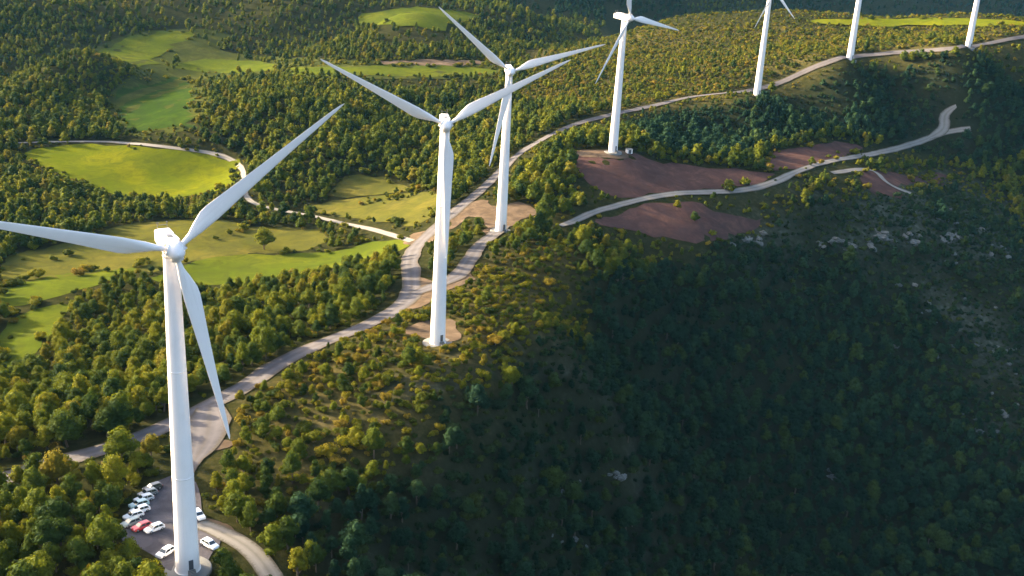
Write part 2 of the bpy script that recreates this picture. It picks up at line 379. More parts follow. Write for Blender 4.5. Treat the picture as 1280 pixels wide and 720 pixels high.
BASEFIELDS = [
    ('dull', [(0, 316), (120, 298), (260, 288), (345, 284), (425, 288), (400, 312), (330, 318), (230, 326), (170, 342), (60, 354), (0, 358)]),
    ('meadow', [(110, 66), (150, 44), (240, 34), (300, 44), (262, 66), (360, 72), (470, 78), (640, 80), (640, 98), (350, 100), (262, 98), (255, 168), (140, 172), (128, 120), (180, 92), (120, 84)]),
]
FIELDS = [
    ('field', 'bright', [(30, 192), (62, 181), (150, 179), (232, 190), (284, 199), (301, 214), (286, 233), (240, 247), (188, 248), (130, 240), (82, 222), (36, 206)]),
    ('field', 'dull', [(384, 258), (428, 247), (544, 239), (560, 246), (524, 285), (489, 279), (439, 274), (400, 266)]),
    ('field', 'dull', [(405, 246), (430, 218), (460, 218), (500, 232), (545, 237), (428, 246)]),
    ('field', 'green', [(172, 352), (232, 331), (272, 318), (340, 319), (428, 315), (456, 303), (520, 296), (500, 316), (452, 326), (430, 332), (350, 346), (311, 354), (241, 356)]),
    ('field', 'green', [(0, 357), (60, 345), (110, 338), (175, 333), (150, 346), (110, 360), (70, 372), (0, 390)]),
    ('field', 'green', [(0, 402), (50, 384), (85, 377), (84, 398), (60, 420), (35, 455), (0, 466)]),
    ('field', 'dull', [(0, 330), (80, 322), (170, 302), (250, 300), (205, 322), (150, 338), (60, 350), (0, 356)]),
    ('field', 'dull', [(115, 296), (150, 280), (255, 273), (322, 280), (300, 294), (205, 300), (150, 302)]),
    ('field', 'emerald', [(140, 118), (190, 98), (245, 98), (243, 125), (236, 148), (262, 158), (200, 162), (150, 162)]),
    ('field', 'green', [(125, 62), (162, 46), (215, 38), (246, 45), (205, 60), (192, 83), (142, 80)]),
    ('field', 'green', [(200, 79), (345, 76), (352, 91), (240, 94)]),
    ('field', 'green', [(352, 84), (480, 83), (622, 84), (612, 95), (480, 97), (352, 95)]),
    ('field', 'green', [(432, 27), (500, 10), (552, 12), (598, 20), (590, 26), (540, 36), (500, 34)]),
    ('field', 'bare', [(470, 79), (500, 75), (600, 76), (618, 82), (470, 83)]),
    ('field', 'red', [(716, 196), (740, 190), (782, 187), (828, 205), (914, 212), (977, 216), (950, 233), (886, 239), (832, 239), (773, 248), (745, 236), (722, 212)]),
    ('field', 'red', [(950, 206), (968, 190), (1013, 179), (1045, 175), (1088, 188), (1045, 197), (1009, 210), (978, 215)]),
    ('field', 'red', [(736, 278), (796, 257), (864, 248), (896, 268), (958, 273), (950, 281), (930, 290), (887, 306), (841, 298), (782, 288)]),
    ('field', 'red', [(1060, 216), (1095, 211), (1140, 222), (1180, 216), (1185, 228), (1130, 230), (1118, 242), (1085, 240)]),
    ('field', 'bright', [(1000, 25), (1060, 24.5), (1150, 24.5), (1279, 26), (1279, 34), (1150, 32), (1040, 32)]),
]
for i_, (mt, pp) in enumerate(BASEFIELDS): sheet('field', world_poly(pp), MAT[mt], -.8, 4.0, -2.5, keep=i_ == 0)
MEADOW = world_poly(BASEFIELDS[1][1])
for nm, mt, pp in FIELDS:
    wp = world_poly(pp); sheet(nm, wp, MAT[mt], 0, 1.5 + max(0, np.hypot(*wp.mean(0)) - 450) / 90, .5)
PADS = [
    ('bare_ground', 'bare', [(500, 412), (530, 405), (560, 400), (568, 412), (584, 424), (566, 431), (535, 424)]),
    ('bare_ground', 'bare', [(555, 278), (580, 255), (602, 251), (618, 262), (640, 256), (660, 252), (672, 266), (655, 274), (640, 284), (622, 294), (606, 292), (600, 272), (582, 270), (566, 290)]),
    ('bare_ground', 'bare', [(480, 395), (510, 372), (512, 340), (535, 345), (545, 360), (590, 338), (600, 352), (560, 362), (525, 382)]),
    ('bare_ground', 'bare', [(500, 306), (520, 290), (548, 288), (540, 300), (520, 312)]),
    ('bare_ground', 'bare', [(234, 560), (262, 552), (290, 550), (284, 562), (250, 568)]),
    ('car_park', 'tarmac', [(208, 598), (230, 590), (243, 598), (247, 636), (268, 660), (282, 676), (268, 694), (258, 719), (225, 719), (190, 700), (150, 672), (152, 652), (165, 630), (188, 606)]),
    ('bare_ground', 'bare', [(250, 652), (275, 660), (300, 668), (330, 690), (318, 690), (290, 680), (258, 672)]),
    ('bare_ground', 'bare', [(712, 189), (772, 187), (790, 192), (780, 200), (716, 197)]),
]
for nm, mt, pp in PADS: sheet(nm, world_poly(pp), MAT[mt], 1, 1.0 if nm == 'car_park' else 2.4, .5)
ribbon('gravel_road', [(-60, 616), (0, 600), (60, 580), (130, 563), (200, 537), (262, 508), (308, 482), (350, 452), (400, 430), (450, 411), (490, 391), (516, 370), (514, 345), (512, 322),
    (522, 304), (548, 282), (573, 261), (592, 246), (617, 224), (646, 193), (684, 171), (722, 154), (768, 143), (816, 133), (867, 120), (927, 116), (969, 107), (1010, 88), (1040, 76), (1066, 71), (1137, 65), (1200, 62), (1242, 54), (1300, 44)],
    [7.5, 7.5, 7.5, 7, 6.5, 6, 5.5, 5, 4.5, 5.5, 5, 4.5, 4.5], MAT['road'], 2, 1.2)
ribbon('gravel_road', [(518, 368), (545, 357), (572, 348), (584, 330), (598, 308), (616, 294), (628, 283)], 6.5, MAT['road'], 3, 1)
ribbon('gravel_track', [(262, 508), (262, 530), (258, 556), (240, 580), (226, 600)], [8, 11, 8, 4, 4], MAT['road'], 3, 1)
ribbon('dirt_track', [(248, 655), (285, 668), (312, 684), (332, 704), (346, 735)], 4.5, MAT['trackm'], 3, 1)
ribbon('gravel_track', [(700, 283), (714, 279), (742, 265), (796, 251), (841, 242), (886, 241), (932, 239), (968, 229), (1000, 213), (1036, 202), (1068, 197), (1108, 190), (1149, 179), (1178, 166), (1213, 162)],
    [3.5, 4.2, 4.5, 4.5, 4.5, 5, 3], MAT['trackm'], 3, 1.0)
ribbon('gravel_track', [(1160, 174), (1178, 165), (1186, 157), (1172, 147), (1195, 134)], [3, 6, 7, 2], MAT['trackm'], 4, 1)
ribbon('dirt_track', [(1040, 217), (1075, 212), (1095, 213), (1108, 232), (1140, 243)], 4, MAT['trackm'], 3, 1)
ribbon('dirt_track', [(8, 180), (60, 178), (140, 177), (222, 186), (282, 194), (306, 212), (302, 232), (311, 254), (342, 262), (389, 270), (430, 280), (470, 288), (515, 302)], 3.2, MAT['trackm'], 2, .6)

BASES = np.array([px(*b)[:2] for b in ((235, 712), (547, 429), (626, 289), (766, 190), (946, 119), (1062, 75), (1210, 60))])
for b in BASES: KEEP.append((b[None] + np.array([[-1, -1], [1, -1], [1, 1], [-1, 1]]) * 3.5, 1.5))
LONE = px(331, 312)[:2]; KEEP.append((LONE[None] + np.array([[-1.6, -1], [1, -1], [1, .6], [-1.6, .6]]) * 7, 1.5))

# ground zones (kind of soil and cover)
ZONES = {
 'heath': [[(640, 60), (830, 30), (1280, 28), (1280, 55), (1100, 68), (1060, 74), (950, 116), (830, 132), (770, 140), (700, 130), (640, 130)],
           [(300, 585), (330, 500), (400, 450), (440, 420), (500, 412), (600, 330), (720, 290), (740, 400), (690, 460), (600, 480), (560, 520), (450, 600), (360, 625)]],
 'rocky': [[(1020, 240), (1290, 200), (1290, 560), (1220, 540), (1190, 430), (1130, 350), (1040, 330), (900, 310), (930, 290)],
           [(440, 520), (620, 470), (760, 480), (800, 640), (760, 719), (470, 719), (430, 620)]],
}
ZP = {k: [world_poly(p) for p in v] for k, v in ZONES.items()}
def zone(k, x, y, soft):
    o = np.zeros(len(x))
    for p in ZP[k]:
        ins = inside(p, x, y); d = dist_poly(p, x, y); sdv = np.where(ins, d, -d); o = np.maximum(o, np.clip(.5 + sdv / soft, 0, 1))
    return o
zr_ = inside(ZP['rocky'][1], fx_, fy_)
z1 = zone('heath', fx_, fy_, 30) * np.clip(.8 + .5 * fbm(fx_, fy_, 30, 3, 91), 0, 1); z2 = zone('rocky', fx_, fy_, 40) * np.clip(.7 + .7 * fbm(fx_, fy_, 25, 3, 95), 0, 1) * np.where(zr_, .10, 1.0)
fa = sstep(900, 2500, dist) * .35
# ------------------------------------------------------------------ vegetation
def leaf_cloud(lobes, n, size, seed, flat=.0):
    """many small leaf clumps spread over and through a few uneven lobes"""
    r = np.random.default_rng(seed); V = []; Fs = []
    vol = np.array([l[3] ** 2 for l in lobes]); vol = vol / vol.sum()
    for k in range(n):
        cx, cy, cz, rad, sq = lobes[r.choice(len(lobes), p=vol)]
        d = r.normal(size=3); d /= np.linalg.norm(d)
        if d[2] < -.3: d[2] *= -.6; d /= np.linalg.norm(d)
        rr = rad * r.uniform(.55, 1.05) ** .5 * (1 + .16 * math.sin(5 * d[0] + cx * 3) * math.sin(4 * d[1] + cy * 2))
        p = np.array([cx + d[0] * rr, cy + d[1] * rr, cz + d[2] * rr * sq])
        nrm = d + r.normal(size=3) * .38; nrm /= np.linalg.norm(nrm)
        t = np.cross(nrm, r.normal(size=3)); t /= np.linalg.norm(t); b = np.cross(nrm, t); s = size * r.uniform(.6, 1.3)
        i = len(V); V += [p - t * s, p - b * s * .7, p + t * s, p + b * s * .7 + nrm * s * .3]; Fs.append((i, i + 1, i + 2, i + 3))
    return V, Fs
def core(lobes, V, Fs, sc=.78):
    for cx, cy, cz, rad, sq in lobes:                 # the dense inside of each lobe
        bm = bmesh.new(); bmesh.ops.create_icosphere(bm, subdivisions=1, radius=1); i = len(V)
        for v in bm.verts:
            k = 1 + .18 * math.sin(7 * v.co.x + cx * 9) * math.cos(6 * v.co.y + cz * 5)
            V.append(np.array([cx + v.co.x * rad * sc * k, cy + v.co.y * rad * sc * k, cz + v.co.z * rad * sc * sq * k]))
        for f in bm.faces: Fs.append(tuple(i + v.index for v in f.verts))
        bm.free()
def crown_mesh(name, kind, seed, n, size):
    r = np.random.default_rng(seed); lobes = []
    if kind == 'pine':      # unit: 7 m tall
        h = 7.0 * r.uniform(.85, 1.1); W = r.uniform(1.5, 2.4)
        lobes.append((0, 0, h * .52, W * .90, 1.2)); lobes.append((r.normal() * .25, r.normal() * .25, h * .76, W * .62, 1.05))
        for k in range(5):
            a = k * 1.256 + r.uniform(-.4, .4); q = W * r.uniform(.45, .75); lobes.append((math.cos(a) * q, math.sin(a) * q, h * r.uniform(.26, .60), W * r.uniform(.45, .66), .9))
    else:                   # unit: 2.4 m tall shrub
        for k in range(5):
            a = k * 1.256 + r.uniform(-.5, .5); q = r.uniform(.3, .95); rad = r.uniform(.6, .95); lobes.append((math.cos(a) * q, math.sin(a) * q, rad * .75 + r.uniform(0, .45), rad, .9))
    V, Fs = leaf_cloud(lobes, n, size, seed); core(lobes, V, Fs)
    return mesh_from(name, V, Fs, False), lobes
def trunk_mesh(name, lobes, h, r0):
    V = []; Fs = []
    def limb(a, b, ra, rb, bend=0.0, K=6, N=5):
        a, b = Vector(a), Vector(b); d = (b - a).normalized(); s = d.orthogonal().normalized(); t = d.cross(s); base = len(V)
        for i in range(N):
            f = i / (N - 1); c = a.lerp(b, f) + s * math.sin(f * math.pi) * bend; rad = ra + (rb - ra) * f
            for k in range(K): an = 2 * math.pi * k / K; V.append(c + (s * math.cos(an) + t * math.sin(an)) * rad)
        for i in range(N - 1):
            for k in range(K): Fs.append((base + i * K + k, base + i * K + (k + 1) % K, base + (i + 1) * K + (k + 1) % K, base + (i + 1) * K + k))
    limb((0, 0, -.6), (lobes[1][0], lobes[1][1], h), r0, r0 * .3, .15)
    for l in lobes[2:]:
        z0 = l[2] * .62; limb((0, 0, z0), (l[0], l[1], l[2]), r0 * .5, r0 * .15, .1, 5, 4)
    return mesh_from(name, V, Fs)
PINES = []
for k in range(8):
    cm, lb = crown_mesh('pine_crown', 'pine', 100 + k, 950, .20); cm.materials.append(MAT['pine'])
    tm = trunk_mesh('pine_trunk', lb, 5.6, .19); tm.materials.append(MAT['bark']); PINES.append((cm, tm))
SHRUBS = []
for k in range(5):
    cm, lb = crown_mesh('shrub_crown', 'shrub', 200 + k, 420, .13); cm.materials.append(MAT['shrub']); SHRUBS.append((cm, lb))

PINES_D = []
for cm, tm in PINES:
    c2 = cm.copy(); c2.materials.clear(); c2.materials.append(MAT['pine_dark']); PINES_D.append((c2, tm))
SLOPE = [world_poly(p) for p in ([(600, 500), (700, 440), (770, 350), (860, 322), (960, 285), (1060, 245), (1300, 230), (1300, 760), (330, 790), (400, 690), (470, 600)],
                                 [(780, 165), (800, 142), (960, 128), (1070, 88), (1290, 72), (1290, 230), (1100, 178), (1000, 165), (940, 200), (840, 198)])]
def on_slope(x, y):  # mask where foliage and soil get shade put into their colour
    o = np.zeros(len(x), bool); 
    o |= (x > 110) & (y < 420)
    o |= (y > 1330 + 60 * fbm(x, y, 200, 2, 83)) & (fbm(x, y, 260, 2, 85) < .45)  # far hills take the dark foliage too, their shade painted in
    for p in SLOPE: o |= inside(p, x + 8 * fbm(x, y, 20, 2, 81), y)
    return o
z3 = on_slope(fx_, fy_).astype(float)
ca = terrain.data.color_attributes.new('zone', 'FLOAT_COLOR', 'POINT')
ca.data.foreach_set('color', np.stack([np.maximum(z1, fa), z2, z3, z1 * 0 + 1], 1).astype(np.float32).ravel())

def scatter(step, x0, x1, y0, y1, seed):
    r = np.random.default_rng(seed); gx, gy = np.meshgrid(np.arange(x0, x1, step), np.arange(y0, y1, step)); gx = gx.ravel(); gy = gy.ravel()
    return gx + r.uniform(-.48, .48, len(gx)) * step, gy + r.uniform(-.48, .48, len(gy)) * step
def free(x, y, extra=0.0):
    ok = np.ones(len(x), bool)
    for k in KEEP:
        poly, mg = k[0], k[1] + extra; lo = poly.min(0) - mg; hi = poly.max(0) + mg
        s = ok & (x > lo[0]) & (x < hi[0]) & (y > lo[1]) & (y < hi[1]); i = np.where(s)[0]
        if not len(i): continue
        d = dist_poly(poly, x[i], y[i], len(k) == 2); bad = d < mg
        if len(k) == 2: bad |= inside(poly, x[i], y[i])
        ok[i[bad]] = False
    return ok
def in_view(x, y, z, m=80):
    u, v, d = proj(np.stack([x, y, z], 1)); return (d > 20) & (u > -m) & (u < 1280 + m) & (v > -m) & (v < 720 + m), u, v, d
def fan(x, y, wide=1.0):       # a wide fan of land before the camera, also beyond the picture's edges
    d = np.hypot(x, y); a = np.degrees(np.arctan2(x, y)); return (np.abs(a) < 36 * wide) & (d > 120)
def seen(x, y, z):             # False where other land hides the spot
    ok = np.ones(len(x), bool); 
    for t in np.linspace(.3, .97, 40):
        X = x * t; Y = y * t; Zr = CAM[2] + (z + 4 - CAM[2]) * t; ok &= hz(X, Y) < Zr
    return ok

TREES = []   # x, y, z, scale, aspect
SHR = []
r = np.random.default_rng(5)
def add(lst, x, y, sc, asp): 
    z = hz(x, y); lst.append(np.stack([x, y, z, sc, asp], 1))
def clear_view(x, y, h, margin=0.0):
    z = hz(x, y); ok = np.ones(len(x), bool)
    for f in (.25, .5, .75, 1.0):
        g = CAM[2] - z; t = g / np.maximum(g - h * f, 5); ok &= free(x * t, y * t, margin)
    return ok
def hides_base(x, y, h):
    z = hz(x, y); bad = np.zeros(len(x), bool)
    for f in (.3, .6, 1.0):
        t = (CAM[2] - z) / np.maximum(CAM[2] - z - h * f, 5)
        for b in BASES: bad |= np.hypot(x * t - b[0], y * t - b[1]) < 5.5
        bad |= np.hypot(x * t - LONE[0], y * t - LONE[1]) < 7
    return bad
# woods near and middle
x, y = scatter(4.0, -420, 470, 110, 760, 21); k = fan(x, y) ; x, y = x[k], y[k]
he = zone('heath', x, y, 14); ro = zone('rocky', x, y, 24); cl = fbm(x, y, 38, 3, 31); fi = fbm(x, y, 13, 2, 33)
den = .93 + .25 * cl + .15 * fi; east = inside(ZP['rocky'][0], x, y); den = np.where(inside(MEADOW, x, y), .25, 1) * den * (1 - .80 * he) * (1 - np.where(east, .72, .38) * ro)
k = (r.uniform(size=len(x)) < den) & free(x, y, 1.3); x, y, he, ro = x[k], y[k], he[k], ro[k]
sc = r.lognormal(-.10, .30, len(x)) * np.interp(np.hypot(x, y), [200, 340], [1.08, .92]) * (1 + .15 * fbm(x, y, 45, 2, 37)) * (1 - .4 * he) * (1 - .25 * ro); sc = np.clip(sc, .35, 1.5)
cv = clear_view(x, y, 6.0 * sc, -.5) | ((np.hypot(x, y) < 240) & (r.uniform(size=len(x)) < .55)); keepit = cv | (r.uniform(size=len(x)) < np.where(on_slope(x, y), .75, .35)); keepit &= ~hides_base(x, y, 7 * sc); sc = np.where(cv, sc, sc * .5); x, y, sc = x[keepit], y[keepit], sc[keepit]
add(TREES, x, y, sc, r.uniform(.75, 1.3, len(x)))
# shrubs and heath
x, y = scatter(2.9, -420, 560, 110, 1180, 22); k = fan(x, y) & ((y < 900) | ((x > 20) & (r.uniform(size=len(x)) < .7))); x, y = x[k], y[k]
he = zone('heath', x, y, 14); ro = zone('rocky', x, y, 24); cl = fbm(x, y, 18, 3, 41)
den = .18 + .5 * (on_slope(x, y) & (y > 430)) + .35 * (y > 850) + .25 * he + .35 * ro + .22 * (np.hypot(x, y) < 340) + .85 * he + .45 * ro + .35 * cl * np.maximum(he, ro); k = (r.uniform(size=len(x)) < den) & free(x, y, .4); x, y = x[k], y[k]
add(SHR, x, y, np.clip(r.lognormal(-.15, .35, len(x)), .3, 1.8), r.uniform(.6, 1.1, len(x)))
# loose bushes along the field edges
for kk in KEEP[1:20]:
    pl = kk[0]; n = len(pl)
    for i in range(n):
        a = pl[i]; b = pl[(i + 1) % n]; L = np.linalg.norm(b - a); m_ = r.poisson(L / 9)
        if m_ and fbm(a[:1], a[1:2], 60, 2, 7)[0] > -.25:
            t = r.uniform(size=m_)[:, None]; q = a + (b - a) * t + r.normal(size=(m_, 2)) * 1.6; add(SHR, q[:, 0], q[:, 1], np.clip(r.lognormal(.1, .4, m_), .4, 2.2), r.uniform(.8, 1.2, m_))
q = px(490, 247); m_ = 26; q = q[None, :2] + r.normal(size=(m_, 2)) * np.array([9, 4]); add(SHR, q[:, 0], q[:, 1], r.uniform(.5, 1.4, m_), r.uniform(.8, 1.2, m_))
# farther woods, outside the near block
def far(step, d0, d1, seed, size):
    x, y = scatter(step, -d1 * .62, d1 * .62, d0 * .6, d1, seed); d = np.hypot(x, y); k = fan(x, y) & (d < d1) & ((x < -420) | (x > 470) | (y > 760)) & (d >= d0); x, y = x[k], y[k]
    cl = fbm(x, y, 120, 4, 61); he = zone('heath', x, y, 20); k = (r.uniform(size=len(x)) < (.80 + .5 * cl) * (1 - .85 * he) * np.where(inside(MEADOW, x, y), .3 + .35 * fbm(x, y, 50, 2, 66), 1)) & free(x, y, 1.0); x, y = x[k], y[k]
    az_ = np.degrees(np.arctan2(x, y)); k = ~((az_ > 4) & (y > 820) & (y < 1500)); x, y = x[k], y[k]
    k = clear_view(x, y, 6.0 * size, -.5) | (r.uniform(size=len(x)) < .2); x, y = x[k], y[k]
    add(TREES, x, y, size * r.lognormal(-.1, .25, len(x)), r.uniform(.8, 1.1, len(x)))
far(4.8, 400, 1150, 71, .88); far(8.0, 1150, 2700, 72, 1.15)

# ---- single trees the photograph shows standing out
SINGLE = [  # picture x,y of the foot; scale; label
    (331, 312, 1.75, 'big round olive green tree standing alone in the green valley field'),
    (368, 283, 1.25, 'rounded olive tree beside the pale track, just above the big round field tree'),
    (298, 652, 1.45, 'tall olive green tree with its bare trunk showing, right of the car park'),
    (345, 650, 1.35, 'broad dark green tree behind the one with the bare trunk near the car park'),
    (340, 690, 1.10, 'olive tree at the bend of the dirt track'),
    (868, 277, .85, 'small yellow green tree alone below the pale track on the red earth'),
    (846, 262, .80, 'yellow green tree right beneath the pale track by the lower red field'),
    (1014, 208, .95, 'bright yellow rounded tree between the upper red field and the pale track'),
]
singles = []
for sx, sy, s, lab in SINGLE:
    q = px(sx, sy); singles.append((q, s, lab)); KEEP.append((q[None, :2] + np.array([[-1, -1], [1, -1], [1, 1], [-1, 1]]) * 2.0 * s, .5))
TR = np.concatenate(TREES); SH = np.concatenate(SHR)
for q, s, lab in singles:
    TR = TR[np.hypot(TR[:, 0] - q[0], TR[:, 1] - q[1]) > 2.2 * s + 1.2]
print('trees', len(TR), 'shrubs', len(SH))

def split(A, n, unit):
    vis, u, v, d = in_view(A[:, 0], A[:, 1], A[:, 2], 8); vis &= seen(A[:, 0], A[:, 1], A[:, 2])
    size = np.where(vis, A[:, 3] * unit / d, 0); o = np.argsort(-size); return A[o[:n]], A[o[n:]], u[o[:n]], v[o[:n]]
def plant(name, variants, loc, s, asp, label, cat, group, var, trunk=True):
    t = empty(name, loc, random.uniform(0, 6.28)); t.scale = (s * asp, s * asp, s); tag(t, label, cat, group)
    cm, tm = variants[var]
    c = bpy.data.objects.new('crown', cm); COL.objects.link(c); c.parent = t
    if trunk:
        c = bpy.data.objects.new('trunk', tm); COL.objects.link(c); c.parent = t
    return t
for i, (q, s, lab) in enumerate(singles): plant('pine_tree', PINES, q - np.array([0, 0, .9 * s]), s, 1.35 if i == 0 else 1.1, lab, 'tree', None, i % 6)

MARKS = [  # landmarks one can find in the photograph, and where
    (205, 650, 'the car park'), (235, 712, 'the foot of the nearest turbine'), (547, 429, 'the foot of the second turbine'), (300, 625, 'the bare trunked tree'),
    (270, 540, 'the road spur by the blade tip'), (40, 590, 'the left end of the road'), (30, 440, 'the green field at the left edge'),
    (380, 440, 'the middle stretch of gravel road'), (320, 690, 'the dirt track'), (120, 450, 'the middle left wood'),
    (60, 700, 'the bottom left corner'), (470, 560, 'the sunlit crest'), (720, 660, 'the white rock on the slope'), (560, 700, 'the bottom edge'),
    (1045, 590, 'the grey rock patch'), (900, 700, 'the bottom of the dark slope'), (1230, 530, 'the right edge bare patch'), (1200, 700, 'the bottom right corner'), (790, 500, 'the upper dark slope')]
def where(u, v):
    d, k = min(((u - a) ** 2 + (v - b) ** 2, i) for i, (a, b, _) in enumerate(MARKS)); a, b, nm = MARKS[k]; dx, dy = u - a, v - b
    rel = ('left of' if dx < 0 else 'right of') if abs(dx) > abs(dy) else ('above' if dy < 0 else 'below')
    d = d ** .5; return ('close ' if d < 28 else 'some way ' if d < 62 else 'farther ') + rel + ' ' + nm, nm.replace('the ', '', 1)
def tree_zone(u, v, q):
    w_, g = where(u, v); size = 'small' if q[3] < .8 else 'middling' if q[3] < 1.05 else 'big'
    shape = 'slim' if q[4] < 1.0 else 'broad'
    return '%s %s %s pine %s' % (size, shape, 'dark green' if q[0] > 0 or (u > 420 and v > 560) else 'olive', w_), 'pines by the ' + g
N_IND = 300 - len(SINGLE)
ind, rest, uu, vv = split(TR, N_IND, 7.0); isl = on_slope(ind[:, 0], ind[:, 1])
for i, a in enumerate(ind):
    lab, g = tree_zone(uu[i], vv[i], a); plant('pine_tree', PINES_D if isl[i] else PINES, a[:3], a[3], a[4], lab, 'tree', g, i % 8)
inds, rests, us_, vs_ = split(SH, 300, 2.4)
sh_tr = []; SHRUBS_D = []
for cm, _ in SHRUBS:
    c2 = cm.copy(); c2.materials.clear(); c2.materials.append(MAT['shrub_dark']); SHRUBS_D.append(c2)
for k, (cm, lb) in enumerate(SHRUBS):
    V = []; Fs = []
    bm = bmesh.new()
    for l in lb:
        bmesh.ops.create_cone(bm, cap_ends=True, segments=5, radius1=.06, radius2=.02, depth=l[2] + .5,
            matrix=Matrix.Translation((l[0] * .5, l[1] * .5, l[2] * .5 - .2)) @ Matrix.Rotation(math.atan2(l[0], l[2] + .3), 4, 'Y') @ Matrix.Rotation(-math.atan2(l[1], l[2] + .3), 4, 'X'))
    tm = from_bm('shrub_stem', bm); tm.materials.append(MAT['bark']); sh_tr.append((cm, tm))
for i, a in enumerate(inds):
    u, v = us_[i], vs_[i]
    w_, g = where(u, v); lab = '%s %s shrub %s' % ('tiny' if a[3] < .8 else 'middling' if a[3] < 1.2 else 'large', 'low' if a[4] > .85 else 'upright', w_); g = 'shrubs by the ' + g
    dk_ = bool(on_slope(a[:1], a[1:2])[0])
    t = empty('shrub', a[:3], random.uniform(0, 6.28)); t.scale = (a[3] * a[4] * 1.1, a[3] * a[4] * 1.1, a[3]); tag(t, lab, 'shrub', g)
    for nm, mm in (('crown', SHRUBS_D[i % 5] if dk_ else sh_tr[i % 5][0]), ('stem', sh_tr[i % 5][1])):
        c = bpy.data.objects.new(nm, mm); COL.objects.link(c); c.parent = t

def stuff(name, A, meshes, far_meshes, label, cat, cut, dark=None):
    me = bpy.data.meshes.new(name + '_points'); me.from_pydata([tuple(a[:3]) for a in A], [], [])
    rr = np.random.default_rng(3); n = len(A); d = np.hypot(A[:, 0], A[:, 1])
    vi = np.where(d < cut, rr.integers(0, len(meshes), n), len(meshes) + rr.integers(0, len(far_meshes), n)).astype(np.int32)
    if dark is not None:      # dark copies for shaded ground: partly species colour, partly shade put into foliage
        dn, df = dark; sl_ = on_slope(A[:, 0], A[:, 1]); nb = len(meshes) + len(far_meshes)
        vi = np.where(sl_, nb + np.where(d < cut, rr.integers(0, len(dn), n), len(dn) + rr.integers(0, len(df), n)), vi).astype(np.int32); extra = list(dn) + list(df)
    else: extra = []
    at = me.attributes.new('pick', 'INT', 'POINT'); at.data.foreach_set('value', vi)
    at = me.attributes.new('rotz', 'FLOAT', 'POINT'); at.data.foreach_set('value', rr.uniform(0, 6.28, n).astype(np.float32))
    at = me.attributes.new('size', 'FLOAT_VECTOR', 'POINT'); at.data.foreach_set('vector', np.stack([A[:, 3] * A[:, 4], A[:, 3] * A[:, 4], A[:, 3]], 1).astype(np.float32).ravel())
    o = link(name, me); tag(o, label, cat, kind='stuff')
    coll = bpy.data.collections.new(name + '_kinds')
    for k, mm in enumerate(list(meshes) + list(far_meshes) + extra):
        so_ = bpy.data.objects.new('%s_kind_%02d' % (name, k), mm); coll.objects.link(so_)
    g = bpy.data.node_groups.new(name + '_nodes', 'GeometryNodeTree')
    g.interface.new_socket('Geometry', in_out='INPUT', socket_type='NodeSocketGeometry'); g.interface.new_socket('Geometry', in_out='OUTPUT', socket_type='NodeSocketGeometry')
    N = g.nodes.new; gi = N('NodeGroupInput'); go = N('NodeGroupOutput'); ip = N('GeometryNodeInstanceOnPoints'); ci = N('GeometryNodeCollectionInfo')
    ci.inputs['Collection'].default_value = coll; ci.inputs['Separate Children'].default_value = True; ci.inputs['Reset Children'].default_value = True
    def na(nm, ty):
        q = N('GeometryNodeInputNamedAttribute'); q.data_type = ty; q.inputs[0].default_value = nm
        return [s_ for s_ in q.outputs if s_.enabled and s_.name == 'Attribute'][0]
    cx = N('ShaderNodeCombineXYZ'); g.links.new(na('rotz', 'FLOAT'), cx.inputs[2])
    ip.inputs['Pick Instance'].default_value = True
    g.links.new(gi.outputs[0], ip.inputs['Points']); g.links.new(ci.outputs[0], ip.inputs['Instance']); g.links.new(na('pick', 'INT'), ip.inputs['Instance Index'])
    g.links.new(cx.outputs[0], ip.inputs['Rotation']); g.links.new(na('size', 'FLOAT_VECTOR'), ip.inputs['Scale']); g.links.new(ip.outputs[0], go.inputs[0])
    md = o.modifiers.new('scatter', 'NODES'); md.node_group = g
    return o
FARP = []
for k in range(5):
    cm, _ = crown_mesh('far_pine', 'pine', 300 + k, 150, .42); cm.materials.append(MAT['pine']); FARP.append(cm)
FARS = []
for k in range(4):
    cm, _ = crown_mesh('far_shrub', 'shrub', 400 + k, 60, .28); cm.materials.append(MAT['shrub']); FARS.append(cm)
FARD = []
for cm in FARP:
    c2 = cm.copy(); c2.materials.clear(); c2.materials.append(MAT['pine_dark']); FARD.append(c2)
FARSD = []
for cm in FARS:
    c2 = cm.copy(); c2.materials.clear(); c2.materials.append(MAT['shrub_dark']); FARSD.append(c2)
stuff('woodland', rest, [p[0] for p in PINES], FARP, 'pine woods covering the hills and slopes around the turbines', 'woodland', 450, ([p[0] for p in PINES_D], FARD))
stuff('scrubland', rests, [p[0] for p in SHRUBS], FARS, 'low scrub covering the ridge and the openings in the woods', 'scrub', 450, (SHRUBS_D, FARSD))

# ------------------------------------------------------------------ wind turbines
H_HUB = 67.0
def tower_mesh():
    V = []; Fs = []; K = 48; zs = [-.2, .35, .36, 10, 20, 21, 32, 43, 44, 55, 65.0, 65.25]
    def rad(z): return 2.32 + (1.36 - 2.32) * max(0, z) / 65
    prof = []
    for z in [-.2, .3]: prof.append((2.5, z))
    for a_, b_ in ((.31, 21), (21.2, 43), (43.2, 65)):
        for z in (a_, a_ + .1, (a_ + b_) / 2, b_ - .1, b_): prof.append((rad(z), z))
        prof += [(rad(b_) + .03, b_ + .01), (rad(b_) + .03, b_ + .19)]
    prof += [(1.5, 65.25), (1.5, 65.5)]
    for rr, z in prof:
        for k in range(K): a = 2 * math.pi * k / K; V.append((rr * math.cos(a), rr * math.sin(a), z))
    for i in range(len(prof) - 1):
        for k in range(K): Fs.append((i * K + k, i * K + (k + 1) % K, (i + 1) * K + (k + 1) % K, (i + 1) * K + k))
    return mesh_from('tower', V, Fs)
